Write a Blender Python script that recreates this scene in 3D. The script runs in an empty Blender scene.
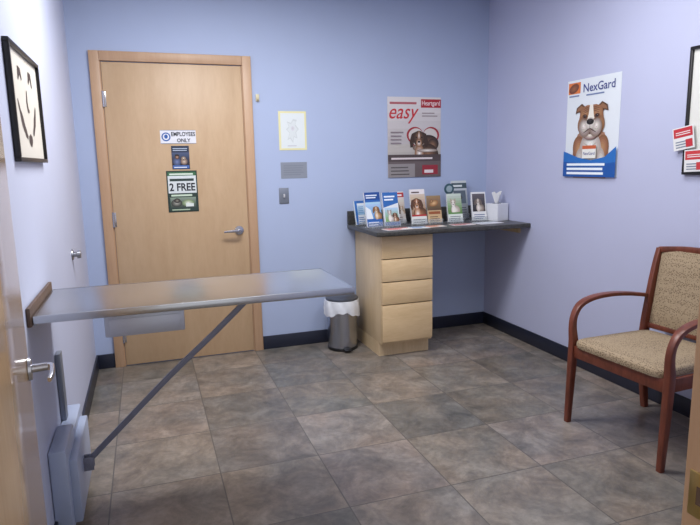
import bpy, bmesh, math, random
from mathutils import Vector, Matrix
random.seed(4)
sc=bpy.context.scene
COL=sc.collection
try:
    sc.view_settings.view_transform='Standard'
    sc.view_settings.look='None'
    sc.view_settings.exposure=0.0
except Exception: pass

# ---------------------------------------------------------------- materials
def lin(c):
    o=[]
    for v in c[:3]:
        v=v/255.0
        o.append(v/12.92 if v<=0.04045 else ((v+0.055)/1.055)**2.4)
    return (o[0],o[1],o[2],1.0)
MC={}
def newmat(name):
    m=bpy.data.materials.new(name); m.use_nodes=True
    nt=m.node_tree; b=nt.nodes['Principled BSDF']
    return m,nt,b
def mat(name,c,rough=0.6,metal=0.0,var=0.05,scale=20.0,bump=0.0,**kw):
    if name in MC: return MC[name]
    m,nt,b=newmat(name)
    tc=nt.nodes.new('ShaderNodeTexCoord'); no=nt.nodes.new('ShaderNodeTexNoise')
    no.inputs['Scale'].default_value=scale; no.inputs['Detail'].default_value=4
    nt.links.new(tc.outputs['Object'],no.inputs['Vector'])
    mx=nt.nodes.new('ShaderNodeMixRGB')
    l=lin(c)
    mx.inputs[1].default_value=tuple(x*(1-var) for x in l[:3])+(1,)
    mx.inputs[2].default_value=tuple(min(1,x*(1+var)) for x in l[:3])+(1,)
    nt.links.new(no.outputs['Fac'],mx.inputs[0]); nt.links.new(mx.outputs[0],b.inputs['Base Color'])
    b.inputs['Roughness'].default_value=rough; b.inputs['Metallic'].default_value=metal
    for k,v in kw.items(): b.inputs[k].default_value=v
    if bump:
        bp=nt.nodes.new('ShaderNodeBump'); bp.inputs['Strength'].default_value=bump; bp.inputs['Distance'].default_value=0.002
        nt.links.new(no.outputs['Fac'],bp.inputs['Height']); nt.links.new(bp.outputs[0],b.inputs['Normal'])
    MC[name]=m; return m
def ink(c): # flat printed colour
    c=tuple(min(255,int(round(v/6.0))*6) for v in c[:3])
    return mat('ink_%02x%02x%02x'%c,c,0.5,0,0.02,8)
def wood(name,c1,c2,rough=0.35,scale=(9,9,0.9),k=1.0):
    if name in MC: return MC[name]
    m,nt,b=newmat(name)
    tc=nt.nodes.new('ShaderNodeTexCoord'); mp=nt.nodes.new('ShaderNodeMapping')
    mp.inputs['Scale'].default_value=scale
    nt.links.new(tc.outputs['Object'],mp.inputs['Vector'])
    n1=nt.nodes.new('ShaderNodeTexNoise'); n1.inputs['Scale'].default_value=2.2*k; n1.inputs['Detail'].default_value=6; n1.inputs['Distortion'].default_value=0.6
    n2=nt.nodes.new('ShaderNodeTexNoise'); n2.inputs['Scale'].default_value=14*k; n2.inputs['Detail'].default_value=3
    nt.links.new(mp.outputs[0],n1.inputs['Vector']); nt.links.new(mp.outputs[0],n2.inputs['Vector'])
    ad=nt.nodes.new('ShaderNodeMath'); ad.operation='MULTIPLY_ADD'; ad.inputs[1].default_value=0.3
    nt.links.new(n2.outputs['Fac'],ad.inputs[0])
    ml=nt.nodes.new('ShaderNodeMath'); ml.operation='MULTIPLY'; ml.inputs[1].default_value=0.7
    nt.links.new(n1.outputs['Fac'],ml.inputs[0]); nt.links.new(ml.outputs[0],ad.inputs[2])
    cr=nt.nodes.new('ShaderNodeValToRGB')
    cr.color_ramp.elements[0].position=0.33; cr.color_ramp.elements[0].color=lin(c1)
    cr.color_ramp.elements[1].position=0.67; cr.color_ramp.elements[1].color=lin(c2)
    nt.links.new(ad.outputs[0],cr.inputs[0]); nt.links.new(cr.outputs[0],b.inputs['Base Color'])
    b.inputs['Roughness'].default_value=rough
    MC[name]=m; return m

M_WALL_B=mat('paint_periwinkle',(172,185,214),0.6,0,0.03,3,0.05)
M_WALL_L=mat('paint_pale_lavender',(196,201,222),0.55,0,0.03,3,0.05)
M_WALL_R=mat('paint_lavender',(187,191,218),0.6,0,0.03,3,0.05)
M_CEIL=mat('ceiling_tile',(230,230,228),0.9,0,0.05,60,0.2)
M_BASE=mat('baseboard_vinyl',(32,36,52),0.4,0,0.1,10)
M_MAPLE=wood('maple_door',(188,157,122),(198,168,133),0.42,scale=(6,6,1.2))
M_FRAME=wood('maple_trim',(182,146,114),(194,159,127),0.42)
M_CAB=wood('maple_cabinet',(206,180,140),(222,198,160),0.4,scale=(7,7,1.2))
M_CABH=wood('maple_drawer',(208,178,134),(226,198,156),0.4,scale=(1.2,7,7))
M_CHAIR=wood('cherry_wood',(92,46,32),(124,64,46),0.36,scale=(12,12,3))
M_CHROME=mat('satin_chrome',(200,200,205),0.25,1.0,0.03)
M_NICKEL=mat('brushed_nickel',(168,170,176),0.35,1.0,0.05)
M_BRASS=mat('brass_plate',(196,172,112),0.35,1.0,0.05)
M_BLACKP=mat('black_plastic',(22,22,25),0.4)
M_WHITE=mat('white_paper',(232,232,232),0.6,0,0.02)
M_PLATE=mat('grey_switch_plate',(128,134,146),0.4,0.3)
M_BOX=mat('painted_steel_pale_blue',(180,191,214),0.35,0.1,0.04)
M_SILVER=mat('bright_silver_sheet',(196,200,210),0.4,0.5,0.03)
M_DARKW=wood('dark_brown_bracket',(84,64,52),(104,82,66),0.5)
M_LINER=mat('white_plastic_liner',(225,228,234),0.35,0,0.05,30,0.5)
M_STRUT=mat('dull_steel_strut',(140,142,156),0.5,0.3,0.06)

def steel():
    m,nt,b=newmat('stainless_steel')
    tc=nt.nodes.new('ShaderNodeTexCoord'); mp=nt.nodes.new('ShaderNodeMapping'); mp.inputs['Scale'].default_value=(1,14,8)
    no=nt.nodes.new('ShaderNodeTexNoise'); no.inputs['Scale'].default_value=3; no.inputs['Detail'].default_value=3
    nt.links.new(tc.outputs['Object'],mp.inputs[0]); nt.links.new(mp.outputs[0],no.inputs['Vector'])
    mr=nt.nodes.new('ShaderNodeMapRange'); mr.inputs[3].default_value=0.22; mr.inputs[4].default_value=0.27
    nt.links.new(no.outputs['Fac'],mr.inputs[0]); nt.links.new(mr.outputs[0],b.inputs['Roughness'])
    cr=nt.nodes.new('ShaderNodeValToRGB'); cr.color_ramp.elements[0].color=lin((190,192,195)); cr.color_ramp.elements[1].color=lin((200,202,204))
    nt.links.new(no.outputs['Fac'],cr.inputs[0]); nt.links.new(cr.outputs[0],b.inputs['Base Color'])
    b.inputs['Metallic'].default_value=1.0
    return m
M_STEEL=steel()

def floor_mat():
    m,nt,b=newmat('slate_look_tile')
    L=nt.links; N=nt.nodes
    tc=N.new('ShaderNodeTexCoord'); mp=N.new('ShaderNodeMapping')
    mp.inputs['Location'].default_value=(-0.170+0.457*20,0.345+0.457*20,0)
    L.new(tc.outputs['Object'],mp.inputs[0])
    br=N.new('ShaderNodeTexBrick'); br.offset=0; br.squash=1
    br.inputs['Scale'].default_value=1; br.inputs['Brick Width'].default_value=0.457; br.inputs['Row Height'].default_value=0.457
    br.inputs['Mortar Size'].default_value=0.0032; br.inputs['Mortar Smooth'].default_value=0.3
    br.inputs['Color1'].default_value=(0,0,0,1); br.inputs['Color2'].default_value=(1,1,1,1); br.inputs['Mortar'].default_value=(.5,.5,.5,1)
    L.new(mp.outputs[0],br.inputs['Vector'])
    sn=N.new('ShaderNodeVectorMath'); sn.operation='SNAP'; sn.inputs[1].default_value=(0.457,0.457,1)
    L.new(mp.outputs[0],sn.inputs[0])
    wn=N.new('ShaderNodeTexWhiteNoise'); L.new(sn.outputs[0],wn.inputs['Vector'])
    sc_=N.new('ShaderNodeVectorMath'); sc_.operation='MULTIPLY_ADD'; sc_.inputs[1].default_value=(7,7,7)
    L.new(wn.outputs['Color'],sc_.inputs[0]); L.new(mp.outputs[0],sc_.inputs[2])
    n1=N.new('ShaderNodeTexNoise'); n1.inputs['Scale'].default_value=6.5; n1.inputs['Detail'].default_value=10; n1.inputs['Roughness'].default_value=0.72; n1.inputs['Distortion'].default_value=0.45
    L.new(sc_.outputs[0],n1.inputs['Vector'])
    n2=N.new('ShaderNodeTexNoise'); n2.inputs['Scale'].default_value=40; n2.inputs['Detail'].default_value=6
    L.new(sc_.outputs[0],n2.inputs['Vector'])
    n3=N.new('ShaderNodeTexNoise'); n3.inputs['Scale'].default_value=3.2; n3.inputs['Detail'].default_value=5
    L.new(sc_.outputs[0],n3.inputs['Vector'])
    cr=N.new('ShaderNodeValToRGB'); e=cr.color_ramp.elements
    e[0].position=0.32; e[0].color=lin((98,94,90)); e[1].position=0.70; e[1].color=lin((158,150,140))
    k=e.new(0.5); k.color=lin((128,121,113))
    L.new(n1.outputs['Fac'],cr.inputs[0])
    mx=N.new('ShaderNodeMixRGB'); mx.blend_type='MULTIPLY'; mx.inputs[0].default_value=1
    cr2=N.new('ShaderNodeValToRGB'); cr2.color_ramp.elements[0].position=0.3; cr2.color_ramp.elements[0].color=(.82,.82,.82,1); cr2.color_ramp.elements[1].position=0.65; cr2.color_ramp.elements[1].color=(1,1,1,1)
    L.new(n2.outputs['Fac'],cr2.inputs[0]); L.new(cr.outputs[0],mx.inputs[1]); L.new(cr2.outputs[0],mx.inputs[2])
    # slight brown / blue-grey drift inside the tiles
    cr3=N.new('ShaderNodeValToRGB'); q=cr3.color_ramp.elements; q[0].position=0.38; q[0].color=(1.08,0.99,0.91,1); q[1].position=0.64; q[1].color=(0.94,0.99,1.02,1)
    L.new(n3.outputs['Fac'],cr3.inputs[0])
    mxh=N.new('ShaderNodeMixRGB'); mxh.blend_type='MULTIPLY'; mxh.inputs[0].default_value=0.8
    L.new(mx.outputs[0],mxh.inputs[1]); L.new(cr3.outputs[0],mxh.inputs[2])
    tint=N.new('ShaderNodeVectorMath'); tint.operation='MULTIPLY_ADD'; tint.inputs[1].default_value=(0.07,0.04,0.08); tint.inputs[2].default_value=(0.965,0.98,0.96)
    L.new(wn.outputs['Color'],tint.inputs[0])
    mt=N.new('ShaderNodeVectorMath'); mt.operation='MULTIPLY'; L.new(mxh.outputs[0],mt.inputs[0]); L.new(tint.outputs[0],mt.inputs[1])
    mr=N.new('ShaderNodeMapRange'); mr.inputs[3].default_value=0.74; mr.inputs[4].default_value=1.10
    L.new(wn.outputs['Value'],mr.inputs[0])
    mx2=N.new('ShaderNodeVectorMath'); mx2.operation='SCALE'; L.new(mt.outputs[0],mx2.inputs[0]); L.new(mr.outputs[0],mx2.inputs['Scale'])
    mx3=N.new('ShaderNodeMixRGB'); L.new(br.outputs['Fac'],mx3.inputs[0]); L.new(mx2.outputs[0],mx3.inputs[1]); mx3.inputs[2].default_value=lin((92,88,83))
    L.new(mx3.outputs[0],b.inputs['Base Color'])
    rr=N.new('ShaderNodeMapRange'); rr.inputs[3].default_value=0.26; rr.inputs[4].default_value=0.42
    L.new(n2.outputs['Fac'],rr.inputs[0]); L.new(rr.outputs[0],b.inputs['Roughness'])
    bp=N.new('ShaderNodeBump'); bp.inputs['Strength'].default_value=0.22; bp.inputs['Distance'].default_value=0.004
    sub=N.new('ShaderNodeMath'); sub.operation='SUBTRACT'; L.new(n1.outputs['Fac'],sub.inputs[0]); L.new(br.outputs['Fac'],sub.inputs[1])
    L.new(sub.outputs[0],bp.inputs['Height']); L.new(bp.outputs[0],b.inputs['Normal'])
    return m
M_FLOOR=floor_mat()

def counter_mat():
    m,nt,b=newmat('dark_stone_laminate'); N=nt.nodes;L=nt.links
    tc=N.new('ShaderNodeTexCoord'); v=N.new('ShaderNodeTexNoise'); v.inputs['Scale'].default_value=60; v.inputs['Detail'].default_value=8
    L.new(tc.outputs['Object'],v.inputs['Vector'])
    cr=N.new('ShaderNodeValToRGB'); cr.color_ramp.elements[0].position=.3; cr.color_ramp.elements[0].color=lin((44,44,44)); cr.color_ramp.elements[1].position=.75; cr.color_ramp.elements[1].color=lin((80,78,74))
    L.new(v.outputs['Fac'],cr.inputs[0]); L.new(cr.outputs[0],b.inputs['Base Color']); b.inputs['Roughness'].default_value=0.35
    return m
M_COUNTER=counter_mat()
def fabric_mat():
    m,nt,b=newmat('woven_beige_upholstery'); N=nt.nodes;L=nt.links
    tc=N.new('ShaderNodeTexCoord')
    v=N.new('ShaderNodeTexVoronoi'); v.inputs['Scale'].default_value=125; v.inputs['Randomness'].default_value=0.65
    L.new(tc.outputs['Object'],v.inputs['Vector'])
    cr=N.new('ShaderNodeValToRGB'); cr.color_ramp.elements[0].position=.2; cr.color_ramp.elements[0].color=lin((104,86,66)); cr.color_ramp.elements[1].position=.5; cr.color_ramp.elements[1].color=lin((164,145,118))
    L.new(v.outputs['Distance'],cr.inputs[0]); L.new(cr.outputs[0],b.inputs['Base Color']); b.inputs['Roughness'].default_value=0.9
    bp=N.new('ShaderNodeBump'); bp.inputs['Strength'].default_value=0.25; bp.inputs['Distance'].default_value=0.002
    L.new(v.outputs['Distance'],bp.inputs['Height']); L.new(bp.outputs[0],b.inputs['Normal'])
    return m
M_FABRIC=fabric_mat()
def acrylic():
    m,nt,b=newmat('clear_acrylic'); b.inputs['Base Color'].default_value=(.92,.95,.97,1)
    b.inputs['Roughness'].default_value=0.08; b.inputs['Transmission Weight'].default_value=0.85; b.inputs['IOR'].default_value=1.2
    return m
M_ACR=acrylic()

# ---------------------------------------------------------------- mesh helpers
class MB:
    def __init__(s,*mats):
        s.bm=bmesh.new(); s.mats=list(mats)
    def mi(s,m):
        if m is None: return 0
        if m not in s.mats: s.mats.append(m)
        return s.mats.index(m)
    def _add(s,verts,faces,m=None,smooth=False):
        vs=[s.bm.verts.new(v) for v in verts]; k=s.mi(m); out=[]
        for f in faces:
            try:
                fc=s.bm.faces.new([vs[i] for i in f]); fc.material_index=k; fc.smooth=smooth; out.append(fc)
            except ValueError: pass
        return vs,out
    def box(s,a,b,bev=0.0,seg=2,m=None,mtx=None):
        x0,y0,z0=a;x1,y1,z1=b
        V=[(x0,y0,z0),(x1,y0,z0),(x1,y1,z0),(x0,y1,z0),(x0,y0,z1),(x1,y0,z1),(x1,y1,z1),(x0,y1,z1)]
        if mtx: V=[mtx@Vector(v) for v in V]
        F=[(0,3,2,1),(4,5,6,7),(0,1,5,4),(1,2,6,5),(2,3,7,6),(3,0,4,7)]
        vs,fs=s._add(V,F,m)
        if bev>0:
            ed=list({e for f in fs for e in f.edges})
            r=bmesh.ops.bevel(s.bm,geom=ed,offset=bev,segments=seg,affect='EDGES',profile=0.5,clamp_overlap=True)
            k=s.mi(m)
            for f in r['faces']: f.material_index=k
        return s
    def tube(s,rings,m=None,smooth=True,cap=True,closed=False):
        n=len(rings[0]); V=[v for r in rings for v in r]; F=[]
        R=len(rings)
        for i in range(R-1 if not closed else R):
            j=(i+1)%R
            for k in range(n):
                F.append((i*n+k,i*n+(k+1)%n,j*n+(k+1)%n,j*n+k))
        if cap and not closed:
            F.append(tuple(reversed(range(n)))); F.append(tuple((R-1)*n+k for k in range(n)))
        s._add(V,F,m,smooth); return s
    def cyl(s,p0,p1,r0,r1=None,n=24,m=None,smooth=True):
        r1=r0 if r1 is None else r1
        p0=Vector(p0);p1=Vector(p1);d=(p1-p0).normalized()
        u=d.orthogonal().normalized();w=d.cross(u)
        def ring(p,r): return [p+u*(r*math.cos(2*math.pi*k/n))+w*(r*math.sin(2*math.pi*k/n)) for k in range(n)]
        e=min(r0,r1)*0.12
        s.tube([ring(p0,r0-e),ring(p0+d*e*.3,r0),ring(p1-d*e*.3,r1),ring(p1,r1-e)],m,smooth); return s
    def lathe(s,prof,n=40,m=None,c=(0,0),wav=None):
        rings=[]
        for i,(r,z) in enumerate(prof):
            ring=[]
            for k in range(n):
                a=2*math.pi*k/n; rr=r; zz=z
                if wav: dr,dz=wav(i,a); rr+=dr; zz+=dz
                ring.append((c[0]+rr*math.cos(a),c[1]+rr*math.sin(a),zz))
            rings.append(ring)
        s.tube(rings,m,True,True); return s
    def sweep(s,path,w,h,m=None,up=(1,0,0),samples=8,corner=0.3):
        # rectangular rounded profile along a smooth path; up = direction of the w side
        P=[Vector(p) for p in path]; pts=[];WH=[]
        wl=w if isinstance(w,(list,tuple)) else [w]*len(P)
        hl=h if isinstance(h,(list,tuple)) else [h]*len(P)
        for i in range(len(P)-1):
            p0=P[max(i-1,0)];p1=P[i];p2=P[i+1];p3=P[min(i+2,len(P)-1)]
            for k in range(samples):
                t=k/samples
                pts.append(0.5*((2*p1)+(p2-p0)*t+(2*p0-5*p1+4*p2-p3)*t*t+(3*p1-p0-3*p2+p3)*t**3))
                WH.append((wl[i]*(1-t)+wl[i+1]*t,hl[i]*(1-t)+hl[i+1]*t))
        pts.append(P[-1]);WH.append((wl[-1],hl[-1]))
        up=Vector(up); rings=[]
        for i,p in enumerate(pts):
            d=(pts[min(i+1,len(pts)-1)]-pts[max(i-1,0)]).normalized()
            a=(up-d*up.dot(d)).normalized(); b=d.cross(a)
            ww,hh=WH[i][0]/2,WH[i][1]/2; c=min(ww,hh)*corner
            prof=[(ww-c,hh),(-ww+c,hh),(-ww+c*.3,hh-c*.3),(-ww,hh-c),(-ww,-hh+c),(-ww+c*.3,-hh+c*.3),(-ww+c,-hh),(ww-c,-hh),(ww-c*.3,-hh+c*.3),(ww,-hh+c),(ww,hh-c),(ww-c*.3,hh-c*.3)]
            rings.append([p+a*x+b*y for x,y in prof])
        s.tube(rings,m,True,True); return s
    def poly(s,pts,m=None):
        s._add(pts,[tuple(range(len(pts)))],m); return s
    def obj(s,name,parent=None,label=None,loc=None,autosmooth=True):
        bmesh.ops.recalc_face_normals(s.bm,faces=s.bm.faces)
        me=bpy.data.meshes.new(name); s.bm.to_mesh(me); s.bm.free()
        for m in s.mats: me.materials.append(m)
        o=bpy.data.objects.new(name,me); COL.objects.link(o)
        if parent: o.parent=parent
        if loc: o.location=loc
        if label: o['label']=label
        if autosmooth:
            try:
                me.set_sharp_from_angle(angle=math.radians(40))
            except Exception: pass
        return o
def thing(name,label,cat,loc=(0,0,0),rz=0.0,group=None,rx=0.0):
    e=bpy.data.objects.new(name,None); e.empty_display_size=0.05
    e.location=loc; e.rotation_euler=(rx,0,rz); COL.objects.link(e)
    e['label']=label; e['category']=cat
    if group: e['group']=group
    return e
def struct(o): o['kind']='structure'; return o

# ---------------------------------------------------------------- flat printed panels (local XZ plane, facing -Y)
def text_tris(txt,bold=0.0,shear=0.0):
    cu=bpy.data.curves.new('tmp','FONT'); cu.body=txt; cu.size=1; cu.offset=bold; cu.shear=shear; cu.resolution_u=3
    ob=bpy.data.objects.new('tmp',cu); COL.objects.link(ob)
    bpy.context.view_layer.update()
    dg=bpy.context.evaluated_depsgraph_get()
    me=bpy.data.meshes.new_from_object(ob.evaluated_get(dg))
    V=[(v.co.x,v.co.y) for v in me.vertices]; F=[tuple(p.vertices) for p in me.polygons]
    bpy.data.objects.remove(ob); bpy.data.curves.remove(cu); bpy.data.meshes.remove(me)
    return V,F
class Panel:
    def __init__(s,w,h,y0=-0.002,mtx=None):
        s.w=w;s.h=h;s.y0=y0; s.art=MB(); s.txts=[]; s.na=0; s.step=0.00022; s.lv=0; s.mtx=mtx
    def P(s,x,z):
        v=Vector((x,s.y0-s.step*s.lv,z))
        return s.mtx@v if s.mtx else v
    # shapes use fractions of the panel: x 0..1 left-right, z 0..1 bottom-top
    def F(s,x,z): return s.P((x-0.5)*s.w,z*s.h)
    def poly(s,pts,c):
        s.lv+=1; s.art.poly([s.F(*p) for p in pts],ink(c)); s.na+=1; return s
    def rect(s,x0,z0,x1,z1,c): return s.poly([(x0,z0),(x1,z0),(x1,z1),(x0,z1)],c)
    def epts(s,cx,cz,rx,rz,rot,n):
        ar=s.w/s.h; pts=[]
        for k in range(n):
            a=2*math.pi*k/n; x=rx*math.cos(a); z=rz*math.sin(a)
            xr=x*math.cos(rot)-z*math.sin(rot); zr=x*math.sin(rot)+z*math.cos(rot)
            pts.append((min(1,max(0,cx+xr)),min(1,max(0,cz+zr*ar))))
        return pts
    def ell(s,cx,cz,rx,rz,c,rot=0,n=28):
        return s.poly(s.epts(cx,cz,rx,rz,rot,n),c)
    def soft(s,cx,cz,rx,rz,c0,c1,rot=0,off=(0,0),n=28,K=6):
        # concentric rings blending from edge colour c0 to centre colour c1
        s.lv+=1
        for i in range(K):
            t=i/K; f=1-t
            pts=[s.F(*q) for q in s.epts(cx+off[0]*t*rx,cz+off[1]*t*rz,rx*f,rz*f,rot,n)]
            nxt=[s.F(*q) for q in s.epts(cx+off[0]*(t+1/K)*rx,cz+off[1]*(t+1/K)*rz,rx*(f-1/K),rz*(f-1/K),rot,n)] if i<K-1 else None
            c=tuple(c0[j]*(1-i/(K-1))+c1[j]*i/(K-1) for j in range(3))
            if nxt: s.art._add(pts+nxt,[(k,(k+1)%n,n+(k+1)%n,n+k) for k in range(n)],ink(c))
            else: s.art.poly(pts,ink(c))
        s.na+=1; return s
    def grad(s,x0,z0,x1,z1,ca,cb,K=8):
        s.lv+=1
        for i in range(K):
            a=z0+(z1-z0)*i/K; b=z0+(z1-z0)*(i+1)/K
            c=tuple(ca[j]*(1-i/(K-1))+cb[j]*i/(K-1) for j in range(3))
            s.art.poly([s.F(x0,a),s.F(x1,a),s.F(x1,b),s.F(x0,b)],ink(c))
        s.na+=1; return s
    def lines(s,x0,x1,z0,z1,n,c,fill=0.45,rag=0.25):
        s.lv+=1
        dz=(z1-z0)/n
        for i in range(n):
            xe=x1-(x1-x0)*random.random()*rag
            za=z0+dz*i
            s.art.poly([s.F(x0,za),s.F(xe,za),s.F(xe,za+dz*fill),s.F(x0,za+dz*fill)],ink(c)); s.na+=1
        return s
    def text(s,t,x0,x1,z,c,bold=0.02,shear=0,hs=1.0):
        V,F=text_tris(t,bold,shear)
        mn=min(v[0] for v in V);mxx=max(v[0] for v in V)
        s.lv+=1
        k=(x1-x0)*s.w/(mxx-mn)
        g=MB(); g._add([s.P((x0-0.5)*s.w+(v[0]-mn)*k, z*s.h+v[1]*k*hs) for v in V],F,ink(c)); s.txts.append(g); return s
    def finish(s,parent,aname='printed_picture'):
        if s.na: s.art.obj(aname,parent,autosmooth=False)
        else: s.art.bm.free()
        for g in s.txts: g.obj('lettering',parent,autosmooth=False)
def sheet(parent,w,h,c,name='sheet',th=0.0015,m=None):
    MB(m or ink(c)).box((-w/2,-th,0),(w/2,0,h)).obj(name,parent,autosmooth=False)

# ================================================================= ROOM
W=3.04; H=2.6; YN=-3.60; T=0.12
struct(MB(M_FLOOR).box((-0.12,-5.6,-0.1),(W+0.12,0.12,0)).obj('floor'))
struct(MB(M_CEIL).box((-0.12,-5.6,H),(W+0.12,0.12,H+0.1)).obj('ceiling'))
struct(MB(M_WALL_B).box((-0.12,0,0),(W+0.12,0.12,H)).obj('wall_back'))
struct(MB(M_WALL_L).box((-0.12,YN-T,0),(0,0,H)).obj('wall_left'))
struct(MB(M_WALL_R).box((W,YN-T,0),(W+0.12,0,H)).obj('wall_right'))
OX0,OX1=0.215,1.170   # doorway clear opening
b=MB(M_WALL_L)
b.box((0,YN-T,0),(OX0-0.03,YN,H)); b.box((OX1+0.03,YN-T,0),(W,YN,H)); b.box((OX0-0.03,YN-T,2.07),(OX1+0.03,YN,H))
struct(b.obj('wall_front'))
# skirting
struct(MB(M_BASE).box((1.15,-0.012,0),(W,0,0.1),0.003).obj('baseboard_back'))
struct(MB(M_BASE).box((0,-0.012,0),(0.115,0,0.1),0.003).obj('baseboard_back'))
struct(MB(M_BASE).box((0,YN,0),(0.012,-0.012,0.1),0.003).obj('baseboard_left'))
struct(MB(M_BASE).box((W-0.012,YN,0),(W,-0.012,0.1),0.003).obj('baseboard_right'))
# near door jamb
b=MB(M_FRAME)
b.box((OX1,YN-T-0.01,0),(OX1+0.03,YN+0.01,2.04),0.002)
b.box((OX0-0.03,YN-T-0.01,0),(OX0,YN+0.01,2.04),0.002)
b.box((OX0-0.03,YN-T-0.01,2.04),(OX1+0.03,YN+0.01,2.07),0.002)
b.box((OX1+0.01,YN,0),(OX1+0.075,YN+0.02,2.1),0.004); b.box((OX0-0.075,YN,0),(OX0-0.01,YN+0.02,2.1),0.004)
b.box((OX1-0.006,YN-T+0.0,0),(OX1,YN-0.07,2.04),0.002)
tr=struct(b.obj('trim_1'))
s=MB(M_BRASS); s.box((OX1-0.0025,YN-0.040,0.812),(OX1,YN+0.000,0.886),0.001); s.box((OX1-0.0030,YN-0.026,0.834),(OX1-0.0024,YN-0.014,0.864),0,m=M_DARKW)
s.obj('strike_plate',tr)

# ---- back door
DX0,DX1=0.118,1.148
b=MB(M_FRAME)
b.box((DX0,-0.022,0),(DX0+0.062,0,2.1),0.004); b.box((DX1-0.062,-0.022,0),(DX1,0,2.1),0.004); b.box((DX0+0.062,-0.022,2.038),(DX1-0.062,0,2.1),0.004)
b.box((DX0+0.062,-0.010,0),(DX0+0.068,0,2.038)); b.box((DX1-0.068,-0.010,0),(DX1-0.062,0,2.038))
struct(b.obj('trim_2'))
d=thing('door_1','maple veneer interior door with lever handle and notices','door',(0,0,0)); 
struct(d)
MB(M_MAPLE).box((DX0+0.07,-0.014,0.008),(DX1-0.07,-0.001,2.032),0.002).obj('door_panel',d)
for z in (0.22,1.02,1.80):
    h=MB(M_CHROME); h.cyl((DX0+0.068,-0.022,z-0.05),(DX0+0.068,-0.022,z+0.05),0.0075,n=14); h.box((DX0+0.062,-0.017,z-0.048),(DX0+0.085,-0.0135,z+0.048),0.001)
    h.obj('hinge',d)
def lever(parent,mtx,n='lever_handle'):
    g=MB(M_CHROME)
    g.cyl((0,0,0),(0,-0.010,0),0.033,0.031,32); g.cyl((0,-0.008,0),(0,-0.05,0),0.012,0.011,20)
    g.sweep([(0,-0.05,0),(-0.012,-0.058,0.001),(-0.04,-0.06,0.002),(-0.08,-0.058,0),(-0.112,-0.052,-0.003)],[0.02,0.022,0.02,0.017,0.012],[0.014,0.014,0.012,0.011,0.009],up=(0,0,1),corner=0.6)
    o=g.obj(n,parent); o.matrix_local=mtx; return o
lever(d,Matrix.Translation((1.012,-0.014,0.905)))

# ---- open near door
ang=math.atan2(0.9,-0.125)   # slab direction from the hinge
d2=thing('door_2','open glossy maple door with satin lever handle','door',(0.179,YN+0.030,0),ang-math.pi)
struct(d2)
M_GLOSS=wood('maple_door_gloss',(190,157,120),(200,169,132),0.12)
MB(M_GLOSS).box((-0.905,-0.0,0.008),(0,0.044,2.032),0.002).obj('door_panel',d2)
lever(d2,Matrix.Translation((-0.845,0.044,0.90))@Matrix.Rotation(math.pi,4,'Z')@Matrix.Diagonal((0.86,0.86,0.86,1)))

# ================================================================= DOOR NOTICES
def poster(name,label,cat,w,h,loc,rz,c,group=None,mname='sheet'):
    e=thing(name,label,cat,loc,rz,group); sheet(e,w,h,c,mname); return e,Panel(w,h)
YD=-0.0142
e,p=poster('door_sign','white rectangular employees only sign on the maple door','sign',0.232,0.090,(0.635,YD,1.515),0,(226,228,232))
p.rect(0.0,0.0,1,0.03,(120,130,150)).rect(0,0.97,1,1,(120,130,150))
p.ell(0.16,0.5,0.125,0.125,(44,92,160)).ell(0.16,0.5,0.09,0.09,(226,228,232)).ell(0.16,0.52,0.05,0.06,(44,92,160))
p.text('EMPLOYEES',0.31,0.98,0.56,(20,24,38),0.018,0,1.25).text('ONLY',0.46,0.84,0.11,(20,24,38),0.018,0,1.05)
p.finish(e,'printed_emblem')
e,p=poster('door_flyer','small dark flyer with people and a pet on the maple door','flyer',0.116,0.156,(0.642,YD,1.344),0,(46,52,72))
p.grad(0.0,0.17,1,0.72,(34,32,44),(74,84,116)).rect(0.0,0.74,1,1,(38,46,74)).lines(0.08,0.92,0.79,0.95,2,(188,196,214),0.4)
p.soft(0.28,0.32,0.22,0.24,(60,70,100),(110,126,168)).soft(0.3,0.53,0.12,0.14,(70,46,36),(196,150,124)).soft(0.3,0.60,0.12,0.06,(40,28,24),(60,42,34)).soft(0.68,0.33,0.2,0.2,(110,90,76),(206,186,166)).soft(0.66,0.46,0.14,0.12,(120,96,76),(226,214,200)).ell(0.6,0.47,0.02,0.02,(20,20,24)).ell(0.72,0.47,0.02,0.02,(20,20,24)).ell(0.66,0.42,0.035,0.025,(20,20,24))
p.rect(0.04,0.03,0.96,0.17,(64,104,170)).lines(0.1,0.9,0.06,0.15,1,(220,226,236))
p.finish(e)
e,p=poster('door_flyer','white offer flyer with dark border and 2 FREE lettering','flyer',0.202,0.281,(0.641,YD,1.053),0,(36,52,48),)
p.rect(0.04,0.03,0.96,0.97,(218,224,222))
p.rect(0.04,0.88,0.96,0.97,(60,110,70)).lines(0.1,0.9,0.90,0.96,1,(220,232,214),0.6)
p.lines(0.1,0.9,0.75,0.83,1,(40,60,56),0.75)
p.text('2 FREE',0.08,0.92,0.52,(22,26,34),0.025,0,1.2)
p.rect(0.04,0.03,0.96,0.46,(44,62,54)).lines(0.12,0.88,0.385,0.45,1,(206,222,200),0.65)
p.grad(0.08,0.10,0.92,0.36,(60,74,64),(134,150,134)).soft(0.28,0.22,0.18,0.13,(60,60,56),(170,166,156)).soft(0.3,0.28,0.1,0.08,(40,38,36),(140,130,118)).soft(0.66,0.22,0.2,0.12,(120,140,96),(220,222,206)).rect(0.58,0.13,0.84,0.21,(222,226,220))
p.lines(0.12,0.88,0.045,0.09,1,(180,200,170),0.6)
p.finish(e)

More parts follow.
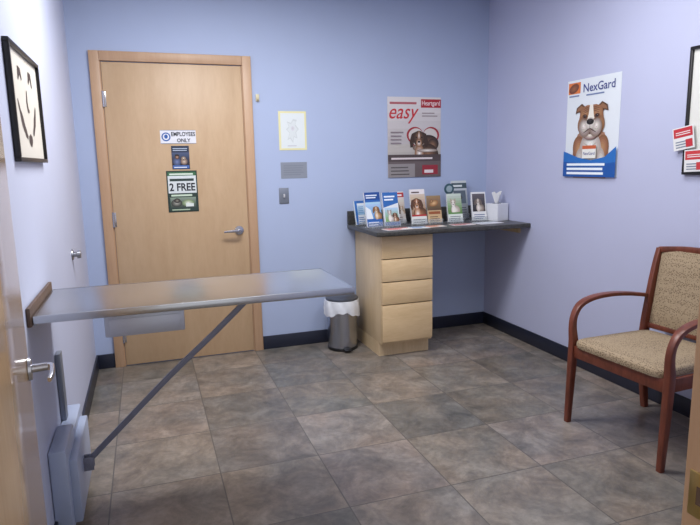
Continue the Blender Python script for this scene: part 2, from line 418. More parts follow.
# ================================================================= BACK WALL ITEMS
e,p=poster('wall_chart','white sheet with pale yellow border taped to the wall','paper',0.204,0.274,(1.432,-0.0005,1.463),0,(226,222,168))
p.rect(0.07,0.05,0.93,0.95,(222,226,230))
pts=[(.30,.74),(.44,.70),(.52,.80),(.66,.78),(.60,.66),(.72,.54),(.62,.46),(.66,.30),(.54,.34),(.50,.18),(.40,.30),(.30,.26),(.38,.44),(.26,.54),(.36,.60)]
p.poly(pts,(206,208,210)); p.poly([(0.48+(x-0.48)*.82,0.5+(z-0.5)*.84) for x,z in pts],(218,220,224)); p.soft(.50,.56,.07,.09,(214,216,220),(200,200,202)).lines(0.3,0.7,0.10,0.15,1,(196,200,206),0.5)
p.finish(e)
e,p=poster('wall_plaque','brushed grey plaque with faint lettering','plaque',0.195,0.115,(1.432,-0.0005,1.262),0,(136,142,154))
p.lines(0.1,0.9,0.2,0.9,5,(126,132,146),0.35)
p.finish(e,'engraved_lines')
e=thing('light_switch','grey metal plate light switch on the wall','switch',(1.350,0,1.08))
MB(M_PLATE).box((-0.036,-0.006,0),(0.036,0,0.115),0.003).obj('switch_plate',e)
MB(mat('ivory_toggle',(196,196,200),0.4)).box((-0.006,-0.018,0.045),(0.006,-0.005,0.07),0.002).obj('toggle',e)
e=thing('wall_hook','small beige plastic hook on the wall','hook',(1.187,0,1.80))
g=MB(mat('beige_plastic',(206,196,160),0.4)); g.box((-0.012,-0.005,0),(0.012,0,0.05),0.002); g.sweep([(0,-0.005,0.02),(0,-0.02,0.008),(0,-0.028,0.018),(0,-0.028,0.028)],0.01,0.005); g.obj('hook_body',e)

# posters
def bulldog(p,cx,cz,k):
    ar=p.w/p.h
    def E(x,z,rx,rz,c0,c1,rot=0,off=(0,0)): p.soft(cx+x*k,cz+z*k*ar,rx*k,rz*k,c0,c1,rot,off)
    def D(x,z,rx,rz,c,rot=0): p.ell(cx+x*k,cz+z*k*ar,rx*k,rz*k,c,rot)
    def G(pts,c): p.poly([(cx+x*k,cz+z*k*ar) for x,z in pts],c)
    tan0,tan1=(132,88,60),(188,140,100); wh0,wh1=(172,162,156),(238,234,230)
    G([(-.50,-.30),(-.66,-.62),(-.70,-1.10),(-.62,-1.5),(.62,-1.5),(.70,-1.10),(.66,-.62),(.50,-.30)],(160,122,94))
    E(-0.44,-0.72,0.24,0.36,tan0,tan1,0.15); E(0.44,-0.72,0.24,0.36,tan0,tan1,-0.15)
    E(0,-0.80,0.42,0.55,wh0,wh1,0,(0,.3)); E(-0.42,-1.12,0.17,0.42,wh0,wh1,-0.06); E(0.42,-1.12,0.17,0.42,wh0,wh1,0.06)
    D(0,-.86,.012,.30,(170,156,148)); D(-.16,-.60,.12,.014,(186,172,164),-.5); D(.16,-.60,.12,.014,(186,172,164),.5)
    G([(-.24,.40),(-.38,.50),(-.58,.40),(-.62,.24),(-.48,.28),(-.36,.20)],(92,58,42)); G([(.24,.40),(.38,.50),(.58,.40),(.62,.24),(.48,.28),(.36,.20)],(92,58,42))
    G([(-.30,.39),(-.40,.45),(-.54,.37),(-.57,.29),(-.44,.31)],(144,100,74)); G([(.30,.39),(.40,.45),(.54,.37),(.57,.29),(.44,.31)],(144,100,74))
    G([(-.36,.38),(-.18,.44),(.18,.44),(.36,.38),(.44,.18),(.50,-.05),(.44,-.30),(.2,-.44),(-.2,-.44),(-.44,-.30),(-.50,-.05),(-.44,.18)],(156,110,78))
    E(-.24,.20,.20,.22,(144,98,66),tan1); E(.24,.20,.20,.22,(144,98,66),tan1); E(-.36,-.08,.15,.22,(138,96,66),(180,134,98)); E(.36,-.08,.15,.22,(138,96,66),(180,134,98))
    G([(-.06,.44),(.06,.44),(.09,.22),(.13,.08),(-.13,.08),(-.09,.22)],(232,226,218))
    for z0,w_ in ((.36,.15),(.31,.14),(.26,.12)):
        D(-.20,z0,w_,.010,(112,74,52),.28); D(.20,z0,w_,.010,(112,74,52),-.28)
    E(-.23,.15,.10,.060,(104,64,46),(70,42,34),-.15); E(.23,.15,.10,.060,(104,64,46),(70,42,34),.15)
    D(-.23,.148,.042,.032,(18,12,12)); D(.23,.148,.042,.032,(18,12,12)); D(-.215,.160,.008,.008,(236,236,236)); D(.245,.160,.008,.008,(236,236,236))
    D(-.23,.09,.09,.010,(108,72,54),-.2); D(.23,.09,.09,.010,(108,72,54),.2)
    E(0,-.36,.26,.12,(130,104,94),(230,220,212))
    G([(-.10,-.27),(.10,-.27),(.12,-.33),(-.12,-.33)],(92,56,54))
    E(-.22,-.16,.22,.25,(136,118,108),(234,228,222),.45,(-.1,.2)); E(.22,-.16,.22,.25,(136,118,108),(234,228,222),-.45,(.1,.2))
    E(0,-.04,.19,.15,(200,188,180),(232,226,220))
    D(-.17,.055,.17,.014,(128,100,84),-.35); D(.17,.055,.17,.014,(128,100,84),.35)
    E(0,.00,.14,.080,(30,24,26),(62,54,56),0,(0,.3)); D(-.055,-.014,.024,.018,(6,6,8)); D(.055,-.014,.024,.018,(6,6,8))
    D(0,-.13,.008,.06,(70,50,46)); D(-.12,-.23,.14,.013,(76,52,50),.45); D(.12,-.23,.14,.013,(76,52,50),-.45)
    for sx in (-1,1):
        for q in ((.20,-.10),(.26,-.14),(.22,-.19),(.29,-.20)): D(sx*q[0],q[1],.009,.009,(116,98,90))
def pet(p,cx,cz,k,fur0,fur1,ears=0,side=0.22,blaze=True):
    ar=p.w/p.h
    p.soft(cx+side*k,cz-0.66*k*ar,0.50*k,0.46*k,fur0,fur1,-0.5).soft(cx+.02*k,cz-0.62*k*ar,0.22*k,0.42*k,fur1,(238,232,226))
    if ears==0:
        p.poly([(cx-.16*k,cz+.30*k*ar),(cx-.34*k,cz+.22*k*ar),(cx-.44*k,cz-.10*k*ar),(cx-.40*k,cz-.36*k*ar),(cx-.28*k,cz-.34*k*ar),(cx-.20*k,cz)],fur0); p.poly([(cx+.16*k,cz+.30*k*ar),(cx+.34*k,cz+.22*k*ar),(cx+.44*k,cz-.10*k*ar),(cx+.40*k,cz-.36*k*ar),(cx+.28*k,cz-.34*k*ar),(cx+.20*k,cz)],fur0)
    else:
        p.poly([(cx-.30*k,cz+.08*k*ar),(cx-.05*k,cz+.26*k*ar),(cx-.28*k,cz+.52*k*ar)],fur0); p.poly([(cx+.30*k,cz+.08*k*ar),(cx+.05*k,cz+.26*k*ar),(cx+.28*k,cz+.52*k*ar)],fur0)
    p.soft(cx,cz+.02*k*ar,0.27*k,0.33*k,fur0,fur1,0,(0,.3))
    if blaze: p.soft(cx,cz+0.14*k*ar,0.055*k,0.20*k,fur1,(240,234,228))
    p.soft(cx,cz-0.17*k*ar,0.14*k,0.17*k,fur1,(238,232,226))
    p.ell(cx,cz-0.12*k*ar,0.06*k,0.045*k,(20,18,20)).ell(cx-.13*k,cz+.07*k*ar,0.035*k,0.035*k,(20,18,20)).ell(cx+.13*k,cz+.07*k*ar,0.035*k,0.035*k,(20,18,20))
e,p=poster('poster','heartworm medicine poster with red easy lettering and dog','poster',0.450,0.605,(2.395,-0.0005,1.246),0,(206,200,198))
p.grad(0,0.22,1,1,(178,172,170),(214,210,210))
p.rect(0.62,0.87,1,0.975,(168,36,46)).text('Heartgard',0.64,0.98,0.90,(244,236,234),0.0,0,1.3)
p.lines(0.04,0.54,0.91,0.95,1,(172,96,100),0.7,0.05)
p.text('easy',0.03,0.58,0.735,(190,34,48),0.004,0.35,1.15)
p.lines(0.64,0.95,0.76,0.83,2,(150,136,138),0.4)
hp=[];hq=[]
for k in range(44):
    a=2*math.pi*k/44; q=(13*math.cos(a)-5*math.cos(2*a)-2*math.cos(3*a)-math.cos(4*a))/16
    hp.append((0.66+0.31*math.sin(a)**3,0.48+0.205*q)); hq.append((0.66+0.275*math.sin(a)**3,0.48+0.18*q))
p.poly(hp,(158,36,46)).poly(hq,(204,198,194))
# dog curled up: haunch on one side, head resting low on the other
p.soft(0.76,0.42,0.20,0.15,(50,36,30),(128,94,70)).soft(0.68,0.37,0.22,0.08,(120,100,88),(230,222,214)).soft(0.84,0.40,0.10,0.11,(62,44,36),(150,112,84))
pet(p,0.58,0.48,0.40,(58,40,32),(140,100,74),side=0.45)
p.soft(0.74,0.335,0.20,0.030,(140,124,116),(236,228,220)).lines(0.05,0.30,0.42,0.60,4,(140,128,130),0.35)
p.rect(0,0.20,1,0.285,(78,64,66)).lines(0.06,0.9,0.225,0.27,1,(220,212,212),0.5)
p.rect(0,0.0,1,0.20,(104,92,90)).rect(0,0,0.50,0.17,(146,138,136)).lines(0.05,0.46,0.03,0.16,3,(86,76,80),0.35).rect(0.64,0.03,0.94,0.15,(150,44,52)).lines(0.68,0.9,0.05,0.13,1,(230,214,214),0.5)
p.finish(e)
YR=-(0.96+1.421)/2
e,p=poster('poster','flea and tick medicine poster with bulldog over blue band','poster',0.461,0.605,(W-0.0005,YR,1.249),-math.pi/2,(222,226,232))
p.rect(0.02,0.86,0.26,0.975,(216,120,62)).soft(0.13,0.915,0.10,0.06,(110,62,42),(150,96,66),0.3).rect(0.04,0.83,0.24,0.845,(120,130,170))
p.text('NexGard',0.32,0.90,0.865,(40,56,128),0.01)
p.lines(0.38,0.72,0.825,0.845,1,(110,124,170),0.7)
bulldog(p,0.50,0.56,0.50)
p.poly([(0,0),(1,0),(1,0.30),(0.8,0.2),(0.55,0.17),(0.3,0.20),(0,0.27)],(38,110,186)).poly([(0,0),(1,0),(1,0.15),(0.6,0.12),(0,0.16)],(24,84,160))
p.rect(0.38,0.19,0.64,0.32,(236,232,228)).rect(0.38,0.285,0.64,0.32,(196,96,56)).text('NexGard',0.40,0.62,0.225,(60,72,140),0.01)
p.lines(0.08,0.92,0.025,0.16,3,(240,244,250),0.55)
p.finish(e)

# framed pictures
def framed(name,label,w,h,loc,rz,fw=0.015,fd=0.020,matc=(222,220,216)):
    e=thing(name,label,'picture',loc,rz)
    f=MB(mat('black_frame',(24,22,24),0.35))
    f.box((-w/2,-fd,0),(w/2,0,fw),0.002); f.box((-w/2,-fd,h-fw),(w/2,0,h),0.002)
    f.box((-w/2,-fd,fw),(-w/2+fw,0,h-fw),0.002); f.box((w/2-fw,-fd,fw),(w/2,0,h-fw),0.002); f.obj('frame',e)
    MB(ink(matc)).box((-w/2+fw,-0.008,fw),(w/2-fw,-0.001,h-fw)).obj('mat_board',e)
    return e,Panel(w,h,-0.0083)
e,p=framed('wall_picture','black framed cream print with loose dark brush strokes',0.58,0.395,(0.0005,-1.725,1.390),math.pi/2,matc=(222,214,204))
def stroke(e,p,pts,wd,c):
    V=[Vector((x*p.w,z*p.h)) for x,z in pts]; L=[];R=[]
    for i,v in enumerate(V):
        d=(V[min(i+1,len(V)-1)]-V[max(i-1,0)]).normalized(); n=Vector((-d.y,d.x)); t=i/(len(V)-1); ww=wd*(0.35+0.65*math.sin(math.pi*t))*(0.75+0.5*random.random())
        a=v+n*ww;b2=v-n*ww; L.append((a.x/p.w,a.y/p.h));R.append((b2.x/p.w,b2.y/p.h))
    p.lv+=1; g=MB(ink(c)); vs=[p.F(*q) for q in L]+[p.F(*q) for q in R]; n=len(L)
    g._add(vs,[(i,i+1,n+i+1,n+i) for i in range(n-1)],ink(c)); g.obj('brush_stroke',e,autosmooth=False)
BR=(66,54,56)
def arcp(t): return (0.20+0.60*t,0.20+0.34*(2*t-1)**2)
stroke(e,p,[arcp(i/24) for i in range(0,10)],0.019,BR); stroke(e,p,[arcp(i/24) for i in range(10,16)],0.024,BR); stroke(e,p,[arcp(i/24) for i in range(17,25)],0.018,BR)
stroke(e,p,[(0.28,0.72),(0.31,0.80),(0.36,0.80),(0.39,0.73)],0.017,BR); stroke(e,p,[(0.62,0.74),(0.66,0.82),(0.71,0.82),(0.74,0.72)],0.018,BR)
stroke(e,p,[(0.52,0.66),(0.50,0.56),(0.52,0.48),(0.56,0.47)],0.012,(96,82,80))
p.art.bm.free()
e,p=framed('wall_picture','black framed print hanging on the lavender wall',0.56,0.63,(W-0.0005,-1.885-0.28,1.272),-math.pi/2)
p.rect(0.16,0.14,0.84,0.86,(150,160,176)).poly([(0.16,0.14),(0.84,0.14),(0.84,0.4),(0.5,0.5),(0.16,0.36)],(96,110,98)).ell(0.6,0.66,0.08,0.08,(214,196,150))
p.finish(e)
def tag(label,w,h,loc,tilt,c1,c2):
    e=thing('card',label,'card',loc,-math.pi/2,group='cards tucked beside the framed print'); e.rotation_euler=(0,tilt,-math.pi/2)
    sheet(e,w,h,(230,230,230))
    p=Panel(w,h); p.rect(0.05,0.55,0.95,0.95,c1).lines(0.15,0.85,0.66,0.84,2,(236,228,228),0.4,0.1).lines(0.12,0.9,0.1,0.45,3,c2,0.4)
    p.rect(0.6,0.08,0.92,0.42,c1); p.finish(e)
tag('small red and white card tucked beside the frame',0.125,0.115,(W-0.022,-1.895,1.40),-0.16,(190,44,52),(120,130,150))
tag('red and white card hanging under another card',0.12,0.11,(W-0.024,-1.965,1.288),-0.05,(196,52,60),(120,130,150))

# wall bumper on the left wall
e=thing('wall_door_stop','round satin metal door stop on the wall','door stop',(0,-0.773,0.905),math.pi/2)
g=MB(M_NICKEL); g.cyl((0,0,0),(0,-0.008,0),0.03,0.028,28); g.cyl((0,-0.008,0),(0,-0.03,0),0.014,0.013,20); g.obj('metal_base',e)
MB(M_NICKEL).cyl((0,-0.026,0),(0,-0.045,0),0.022,0.02,28).obj('bumper',e)

# ================================================================= DESK
e=thing('worktop','dark speckled laminate worktop spanning to the corner','countertop',(1.831,-0.615,0.873))
b=MB(M_COUNTER); b.box((0,0,0),(W-1.831-0.001,0.614,0.032),0.006,3); b.obj('countertop',e)
b=MB(M_COUNTER); b.box((0.0,0.592,0.032),(W-1.831-0.001,0.614,0.132),0.004,2); b.obj('backsplash',e)
MB(M_CAB).box((W-1.831-0.022,0.12,-0.05),(W-1.831-0.002,0.58,-0.001),0.002).obj('wall_cleat',e)
CX0,CX1,CY0=1.890,2.278,-0.550
e=thing('drawer_cabinet','light maple base cabinet with four flat drawers','cabinet',(CX0,CY0,0))
cw=CX1-CX0; cd=-CY0-0.014
b=MB(M_CAB); b.box((0,0.02,0.1),(0.018,cd,0.871),0.001); b.box((cw-0.018,0.02,0.1),(cw,cd,0.871),0.001); b.box((0.018,0.02,0.1),(cw-0.018,cd,0.118)); b.box((0.018,cd-0.01,0.118),(cw-0.018,cd,0.871)); b.box((0.018,0.02,0.853),(cw-0.018,cd,0.871))
b.box((0.0,0.07,0.0),(0.018,cd,0.1)); b.box((cw-0.018,0.07,0.0),(cw,cd,0.1))
b.obj('cabinet_body',e)
MB(M_CAB).box((0.018,0.07,0.0),(cw-0.018,0.086,0.1)).obj('toe_kick',e)
zz=0.865
for hgt in (0.161,0.161,0.161,0.270):
    dr=MB(M_CABH).box((0.002,0,zz-hgt+0.006),(cw-0.002,0.02,zz-0.001),0.002).obj('drawer',e); 
    MB(M_CAB).box((0.03,0.0205,zz-hgt+0.02),(cw-0.03,0.40,zz-0.04)).obj('drawer_box',dr)
    zz-=hgt

# ================================================================= TRASH CAN
e=thing('trash_can','round stainless pedal bin with white liner','trash can',(1.715,-0.185,0))
g=MB(mat('bin_steel',(180,184,194),0.26,1.0,0.04)); g.lathe([(0.104,0.02),(0.108,0.024),(0.111,0.10),(0.115,0.30),(0.117,0.355),(0.112,0.357),(0.107,0.10),(0.10,0.03)],48); g.obj('bin_body',e)
g=MB(M_BLACKP); g.lathe([(0.106,0.0),(0.112,0.004),(0.112,0.022),(0.104,0.026)],48); g.obj('bin_base',e)
g=MB(M_LINER)
def wv(i,a): return (0.004*math.sin(9*a+i)+0.003*math.sin(17*a+2*i), (0.018*math.sin(3*a+0.8)+0.006*math.sin(11*a)) if i==0 or i==7 else 0.0)
g.lathe([(0.131,0.275),(0.132,0.315),(0.129,0.350),(0.124,0.372),(0.114,0.374),(0.106,0.35),(0.100,0.30),(0.09,0.24)],72,wav=wv)
g.obj('bin_liner',e)
g=MB(mat('bin_shade_grey',(92,96,106),0.35,0.6)); g.lathe([(0.118,0.376),(0.121,0.380),(0.120,0.390),(0.102,0.402),(0.06,0.410),(0.01,0.412)],48); g.obj('bin_shade_cap',e)  # no real lid: dark grey cap paints the shade inside the open bin
g=MB(M_BLACKP); g.box((-0.03,-0.150,0.012),(0.03,-0.104,0.022),0.004); g.obj('foot_pedal',e)

# ================================================================= EXAM TABLE
TY0,TY1,TL,TH=-2.11,-1.642,1.144,0.886
e=thing('exam_table','stainless steel fold-down exam table with diagonal strut','table',(0,TY0,0))
dy=TY1-TY0
g=MB(M_STEEL)
g.box((0.016,0,TH-0.027),(TL,dy,TH),0.003,2)
g.bm.normal_update()
top=max(g.bm.faces,key=lambda f:(round(f.calc_center_median().z,5),f.calc_area()))
bmesh.ops.inset_region(g.bm,faces=[top],thickness=0.010); bmesh.ops.translate(g.bm,verts=list(top.verts),vec=(0,0,-0.002))
g.obj('table_top',e)
MB(M_DARKW).box((0.001,-0.01,TH-0.035),(0.014,dy+0.01,TH+0.030),0.003).obj('wall_bracket',e,'dark brown wall rail')
g=MB(M_NICKEL); g.cyl((0.020,0.02,TH-0.033),(0.020,dy-0.02,TH-0.033),0.006,n=14); g.obj('hinge_rod',e)
g=MB(M_SILVER); g.box((0.23,0.04,TH-0.110),(0.50,0.30,TH-0.028),0.005); g.box((0.245,0.036,TH-0.100),(0.485,0.0395,TH-0.045),0.001); g.obj('under_table_drawer',e)
sy=0.26
g=MB(M_STRUT); g.sweep([(0.79,sy,TH-0.045),(0.62,sy+0.01,0.685),(0.44,sy+0.02,0.528),(0.26,sy+0.035,0.355),(0.10,sy+0.05,0.20)],0.012,0.022,up=(0.0,1,0),samples=4,corner=0.2); g.obj('diagonal_strut',e)
g=MB(M_STRUT); g.box((0.73,sy-0.022,TH-0.06),(0.83,sy-0.017,TH-0.027),0.001); g.box((0.73,sy+0.017,TH-0.06),(0.83,sy+0.022,TH-0.027),0.001); g.cyl((0.785,sy-0.026,TH-0.048),(0.785,sy+0.026,TH-0.048),0.006,n=12); g.obj('strut_bracket',e)
g=MB(M_BOX); g.box((0.001,0.08,0.03),(0.060,0.33,0.365),0.008); g.box((0.001,0.325,0.05),(0.060,0.62,0.335),0.008); g.box((0.055,0.13,0.05),(0.088,0.56,0.30),0.006); g.obj('strut_housing',e,'pale blue painted steel housing')
g=MB(M_STRUT); g.box((0.082,sy+0.03,0.17),(0.125,sy+0.036,0.225),0.002); g.box((0.082,sy+0.064,0.17),(0.125,sy+0.070,0.225),0.002); g.cyl((0.10,sy+0.025,0.20),(0.10,sy+0.075,0.20),0.006,n=12); g.obj('strut_pivot',e)
g=MB(M_PLATE); g.box((0.001,0.44,0.325),(0.022,0.50,0.62),0.004); g.obj('wall_channel',e)

# ================================================================= CHAIR
def chair(loc,rz):
    e=thing('armchair','cherry wood armchair with beige woven upholstery','chair',loc,rz)
    for sx in (-1,1):
        MB(M_CHAIR).sweep([(sx*.283,-.235,0),(sx*.283,-.230,.12),(sx*.283,-.222,.30),(sx*.283,-.218,.44)],[.026,.029,.033,.035],[.028,.032,.038,.040],up=(1,0,0)).obj('leg',e)
        MB(M_CHAIR).sweep([(sx*.283,-.218,.44),(sx*.284,-.226,.51),(sx*.286,-.218,.57),(sx*.288,-.182,.622),(sx*.288,-.11,.650),(sx*.285,.0,.660),(sx*.278,.13,.653),(sx*.262,.262,.634)],[.035,.033,.033,.038,.043,.044,.040,.030],[.040,.030,.024,.022,.019,.019,.019,.019],up=(1,0,0)).obj('armrest',e)
        MB(M_CHAIR).sweep([(sx*.255,.285,0),(sx*.255,.255,.22),(sx*.255,.245,.42),(sx*.255,.265,.60),(sx*.258,.300,.78),(sx*.258,.326,.885)],[.028,.032,.034,.030,.028,.026],[.034,.04,.046,.040,.034,.028],up=(1,0,0)).obj('leg',e)
    g=MB(M_CHAIR)
    g.box((-.268,-.229,.355),(.268,-.206,.418),.004); g.box((-.245,.225,.365),(.245,.248,.418),.004)
    g.box((-.282,-.20,.355),(-.260,.235,.418),.004); g.box((.260,-.20,.355),(.282,.235,.418),.004)
    g.obj('seat_rail',e)
    g=MB(M_FABRIC); rings=[]
    def outline(sc,z):
        pts=[]
        for i in range(56):
            a=2*math.pi*i/56; c,s_=math.cos(a),math.sin(a); q=0.2
            x=math.copysign(abs(c)**q,c); y=math.copysign(abs(s_)**q,s_)
            wx=.268-.022*(y+1)/2
            pts.append((x*wx*sc,.003+y*(.250)*sc,z))
        return pts
    for sc_,z in ((.95,.414),(.99,.417),(1.0,.430),(.995,.442),(.975,.451),(.93,.457),(.7,.462),(.4,.464),(.1,.465)): rings.append(outline(sc_,z))
    g.tube(rings,M_FABRIC); g.obj('seat',e)
    def yb(z): return .260+(z-.5)*0.17
    g=MB(M_CHAIR)
    g.sweep([(-.258,.326,.878),(-.13,.338,.892),(0,.342,.896),(.13,.338,.892),(.258,.326,.878)],.030,.024,up=(0,0,1)); g.obj('top_rail',e)
    g=MB(M_CHAIR)
    g.sweep([(-.25,yb(.475),.475),(0,yb(.475)+.012,.475),(.25,yb(.475),.475)],.026,.022,up=(0,0,1)); g.obj('lower_rail',e)
    g=MB(M_FABRIC)
    rows=[]
    for iz in range(13):
        t=iz/12; z=.486+t*(.882-.486)
        edge=min(1,math.sin(math.pi*min(max(t,0.02),0.98))*2.2)
        ring=[]
        ys=yb(z)+.008
        for ix in range(15):
            u=-1+2*ix/14; e2=math.sqrt(max(0,1-abs(u)**8))
            ring.append((u*.243,ys-.006-.018*e2*edge,z))
        for ix in range(15):
            u=1-2*ix/14; e2=math.sqrt(max(0,1-abs(u)**8))
            ring.append((u*.243,ys+.004+.008*e2*edge,z))
        rows.append(ring)
    g.tube(rows,M_FABRIC)
    g.obj('backrest',e)
    return e
chair((2.665,-2.105,0),math.radians(-86.5))

# ================================================================= BROCHURES ON THE WORKTOP
ZC=0.9052
def brochure(label,x,y,w,h,c,draw,yaw=0,lean=0.2,th=0.012,grp='leaflets displayed on the worktop'):
    s_=thing('leaflet_stand','clear acrylic leaflet stand on the worktop','leaflet stand',(x,y,ZC),yaw,group='acrylic leaflet stands')
    g=MB(M_ACR)
    m=Matrix.Translation((0,0.003,0.004))@Matrix.Rotation(-lean,4,'X')
    g.box((-w/2-.002,-0.03,0),(w/2+.002,0.065,0.003))
    g.box((-w/2-.002,th+0.004,0.0),(w/2+.002,th+0.0065,h*0.8),mtx=m)
    g.box((-w/2-.002,-0.010,-0.002),(w/2+.002,-0.0075,h*0.14),mtx=m)
    g.obj('stand_body',s_)
    e=thing('brochure',label,'brochure',(x,y,ZC),yaw,group=grp)
    MB(ink(c)).box((-w/2,0,0.004),(w/2,th,h),mtx=m).obj('leaflet_stack',e,autosmooth=False)
    p=Panel(w,h,-0.0003,mtx=m); p.step=0.00012; draw(p); p.finish(e)
def d_blue(p):
    p.rect(0,0.02,1,1,(36,96,172)).rect(0,0.78,1,1,(24,72,144)).lines(0.08,0.92,0.83,0.96,2,(226,236,246),0.5,0.3).grad(0.0,0.24,1,0.72,(96,150,206),(170,202,230)); pet(p,0.66,0.50,0.55,(120,84,56),(204,166,120)); p.poly([(0,.24),(.42,.24),(.30,.5),(0,.60)],(228,234,242)); p.rect(0,0.02,1,0.22,(36,96,172)).lines(0.08,0.88,0.05,0.19,2,(226,234,244),0.4)
def d_blue2(p):
    p.rect(0,0.02,1,1,(222,228,234)).poly([(0,.55),(1,.68),(1,1),(0,1)],(40,104,176)).lines(0.1,0.85,0.76,0.94,2,(232,238,244),0.5).grad(0.06,0.12,0.94,0.54,(120,160,96),(176,206,230)); pet(p,0.36,0.38,0.46,(150,140,134),(226,220,212),1); pet(p,0.70,0.32,0.40,(90,58,40),(160,112,76)); p.rect(0,0.02,1,0.12,(40,104,176))
def d_bluewhite(p):
    p.rect(0,0.02,1,1,(228,232,238)).rect(0,0.90,1,1,(40,104,176)).rect(0,0.02,0.22,1,(48,116,190)).grad(0.22,0.42,1,0.82,(150,190,220),(206,224,238)).lines(0.30,0.92,0.5,0.8,4,(120,160,206),0.5).lines(0.28,0.92,0.06,0.36,4,(80,120,180),0.4)
def d_red(p):
    p.rect(0,0.02,1,1,(226,222,218)).rect(0,0.82,1,0.97,(176,48,52)).lines(0.1,0.9,0.86,0.95,1,(240,230,230),0.6).grad(0.0,0.3,1,0.8,(190,174,156),(214,206,198)); pet(p,0.36,0.60,0.6,(70,56,52),(150,130,118)); pet(p,0.74,0.46,0.42,(180,150,120),(234,224,212),1); p.rect(0,0.02,1,0.30,(226,222,218)).lines(0.12,0.85,0.06,0.24,3,(120,110,112),0.4)
def d_brown(p):
    p.grad(0,0.26,1,0.86,(150,120,96),(206,188,168)).rect(0,0.86,1,1,(226,224,222)).lines(0.1,0.8,0.89,0.96,1,(90,70,70),0.6); pet(p,0.40,0.58,1.0,(84,52,36),(168,116,80)); p.rect(0,0.02,1,0.27,(224,222,218)).rect(0.0,0.22,1,0.27,(176,48,48)).lines(0.1,0.9,0.04,0.18,2,(110,104,104),0.4)
def d_tan(p):
    p.grad(0,0.46,1,1,(96,74,56),(150,124,92)); p.soft(.5,.72,.34,.20,(150,104,62),(214,178,132),.3).soft(.34,.80,.12,.10,(120,80,50),(190,150,106)); p.rect(0,0.02,1,0.46,(206,176,132)).rect(0.08,0.32,0.92,0.42,(150,84,48)).lines(0.14,0.86,0.06,0.28,3,(110,76,48),0.4)
def d_green(p):
    p.rect(0,0.02,1,1,(224,226,224)).grad(0,0.34,1,1,(110,144,84),(196,210,200)); pet(p,0.40,0.66,0.66,(176,160,144),(236,230,222),1); p.rect(0,0.02,1,0.34,(224,226,224)).rect(0,0.28,1,0.34,(96,142,76)).lines(0.12,0.88,0.05,0.24,3,(110,116,120),0.4)
def d_dark(p):
    p.rect(0,0.02,1,1,(226,226,228)).grad(0.06,0.32,0.94,0.94,(40,38,44),(96,92,98)); pet(p,0.45,0.66,0.62,(110,96,88),(206,194,182)); p.rect(0,0.02,1,0.32,(226,226,228)).lines(0.12,0.88,0.06,0.26,3,(80,96,140),0.4)
def d_grey(p):
    p.grad(0,0.02,1,1,(120,128,136),(196,202,206)).rect(0.0,0.8,1,0.94,(64,84,92)).lines(0.1,0.9,0.84,0.92,1,(220,228,228),0.6).rect(0.1,0.40,0.9,0.74,(90,104,112)).soft(.45,.56,.22,.16,(56,52,56),(150,144,140)); p.lines(0.1,0.9,0.04,0.34,5,(70,80,90),0.35)
brochure('white and blue folded leaflet at the worktop end',1.900,-0.150,0.090,0.180,(222,226,230),d_bluewhite,0.25)
brochure('bright blue pet care leaflet leaning in a stand',1.932,-0.34,0.128,0.250,(226,230,236),d_blue,0.2)
brochure('blue and white leaflet with two pets in a stand',2.070,-0.33,0.124,0.245,(226,230,236),d_blue2,0.10)
brochure('white leaflet with red heading and pets',2.180,-0.20,0.115,0.240,(230,228,226),d_red,0.10)
brochure('leaflet with brown dog photo and red stripe',2.300,-0.30,0.122,0.258,(230,228,226),d_brown,0.05)
brochure('tan and brown leaflet with small dog photo',2.437,-0.28,0.115,0.205,(214,204,186),d_tan,0.0)
brochure('white leaflet with green stripe and cat photo',2.600,-0.30,0.120,0.215,(228,230,228),d_green,0.0)
brochure('tall grey card displayed behind other leaflets',2.755,-0.11,0.130,0.305,(214,216,220),d_grey,-0.05)
brochure('white leaflet with framed dark dog photo',2.806,-0.30,0.118,0.220,(230,230,232),d_dark,-0.1)
# round teal sign on a small stand
e=thing('round_sign','small round teal badge on a little stand','sign',(2.625,-0.14,ZC))
g=MB(mat('teal_badge',(54,86,98),0.4)); g.cyl((0,0,0.245),(0,0.006,0.245),0.042,n=36); g.obj('badge_disc',e)
g=MB(ink((150,170,174))); g.cyl((0,-0.0015,0.245),(0,0,0.245),0.026,n=32); g.obj('badge_centre',e)
g=MB(M_BLACKP); g.cyl((0,0.003,0.004),(0,0.003,0.206),0.004,n=12); g.cyl((0,0.003,0.0),(0,0.003,0.006),0.035,n=28); g.obj('badge_stand',e)
# tissue box
e=thing('tissue_box','white cube tissue box with a tissue sticking out','tissue box',(2.950,-0.30,ZC),0.30)
MB(mat('tissue_carton',(226,228,234),0.6,0,0.04,30)).box((-.062,-.062,0),(.062,.062,.130),.0015,1).obj('carton',e,autosmooth=False)
g=MB(mat('carton_slot',(60,64,76),0.7)); g.lathe([(.034,.1302),(.034,.1312),(.030,.1316)],32); g.obj('slot_rim',e)
g=MB(M_WHITE); rings=[]
for i,(r,z) in enumerate(((.012,.124),(.020,.140),(.030,.165),(.041,.190),(.048,.208))):
    rings.append([((r+0.012*(i/4)*math.sin(3*a+0.7)+.005*(i/4)*math.sin(7*a))*math.cos(a),(r*.45+0.006*(i/4)*math.cos(4*a))*math.sin(a),z+0.014*(i/4)*math.sin(2*a+1)) for a in [2*math.pi*k/36 for k in range(36)]])
g.tube(rings,cap=False); g.obj('tissue',e)
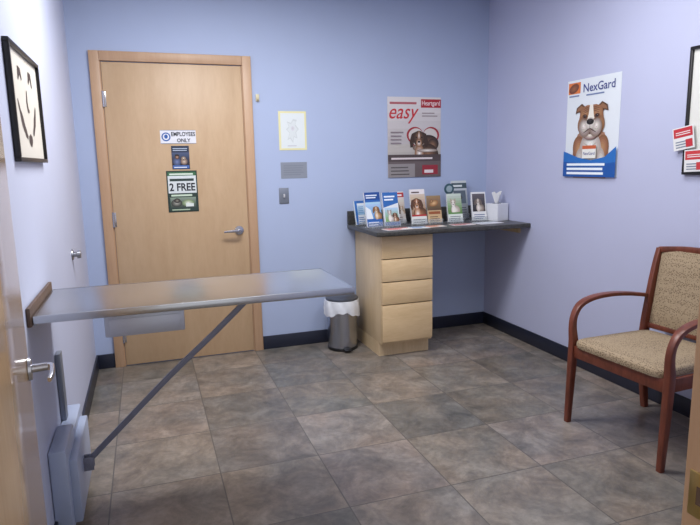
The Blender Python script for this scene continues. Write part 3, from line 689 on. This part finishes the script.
# loose papers
def leaf(label,x,y,w,d,rz,c,c2):
    e=thing('loose_leaflet',label,'leaflet',(x,y,ZC),rz,group='leaflets lying flat on the worktop')
    MB(ink(c)).box((-w/2,-d/2,0),(w/2,d/2,0.003)).obj('paper',e,autosmooth=False)
    g=MB(ink(c2)); g.box((-w*.45,d*.12,0.003),(w*.45,d*.42,0.0034)); g.obj('printed_heading',e,autosmooth=False)
    g=MB(ink(c2)); g.box((-w*.45,-d*.40,0.003),(w*.1,-d*.05,0.0034)); g.obj('printed_block',e,autosmooth=False)
leaf('red and white leaflet lying flat',2.03,-0.50,0.20,0.10,0.1,(228,220,218),(190,56,56))
leaf('white printed card lying flat',2.20,-0.49,0.13,0.10,-0.1,(224,226,230),(120,150,190))
leaf('orange and white leaflet lying flat',2.33,-0.47,0.15,0.09,0.15,(226,220,210),(200,110,70))
leaf('red printed leaflet lying flat',2.56,-0.46,0.17,0.09,-0.05,(226,216,214),(176,70,70))
leaf('white sheet lying flat',2.78,-0.45,0.20,0.12,0.1,(226,228,232),(190,196,206))

# ================================================================= LIGHTING
def panel_light(x,y,rz,power,sx=0.9,sy=0.35):
    e=thing('ceiling_light','recessed white fluorescent ceiling panel','ceiling light',(x,y,H),rz)
    f=MB(mat('light_frame_white',(230,230,230),0.5)); w,h=sx/2+.03,sy/2+.03
    f.box((-w,-h,-.02),(w,-h+.03,-.001)); f.box((-w,h-.03,-.02),(w,h,-.001)); f.box((-w,-h+.03,-.02),(-w+.03,h-.03,-.001)); f.box((w-.03,-h+.03,-.02),(w,h-.03,-.001)); f.obj('light_frame',e)
    m,nt,b=newmat('diffuser'); b.inputs['Emission Color'].default_value=(.97,.98,1,1); b.inputs['Emission Strength'].default_value=1.5
    MB(m).box((-w+.03,-h+.03,-.010),(w-.03,h-.03,-.004)).obj('diffuser',e)
    L=bpy.data.lights.new('ceiling_lamp','AREA'); L.shape='RECTANGLE'; L.size=sx; L.size_y=sy; L.energy=power; L.color=(0.985,0.985,1.0)
    o=bpy.data.objects.new('ceiling_lamp',L); COL.objects.link(o); o.parent=e; o.location=(0,0,-.025)
panel_light(0.95,-1.42,0,46,1.0,0.45)
panel_light(2.25,-2.05,math.pi/2,17,1.1,0.5)  # made-up second panel, added as fill to brighten the dim right foreground

w=bpy.data.worlds.new('world'); sc.world=w; w.use_nodes=True
bg=w.node_tree.nodes['Background']; bg.inputs[0].default_value=(0.94,0.95,1.0,1); bg.inputs[1].default_value=0.8

# ================================================================= CAMERA
yaw,pit,rol,f=0.3301,0.1677,-0.0195,589.1
F=Vector((math.sin(yaw)*math.cos(pit),math.cos(yaw)*math.cos(pit),-math.sin(pit)))
R0=Vector((math.cos(yaw),-math.sin(yaw),0)); U0=R0.cross(F)
R=R0*math.cos(rol)+U0*math.sin(rol); U=-R0*math.sin(rol)+U0*math.cos(rol)
cam=bpy.data.cameras.new('camera'); cam.sensor_width=36; cam.lens=f*36/700; cam.clip_start=0.02
co=bpy.data.objects.new('camera',cam); COL.objects.link(co)
M=Matrix((R,U,-F)).transposed().to_4x4(); M.translation=Vector((0.3983,-4.2329,1.3652)); co.matrix_world=M
sc.camera=co
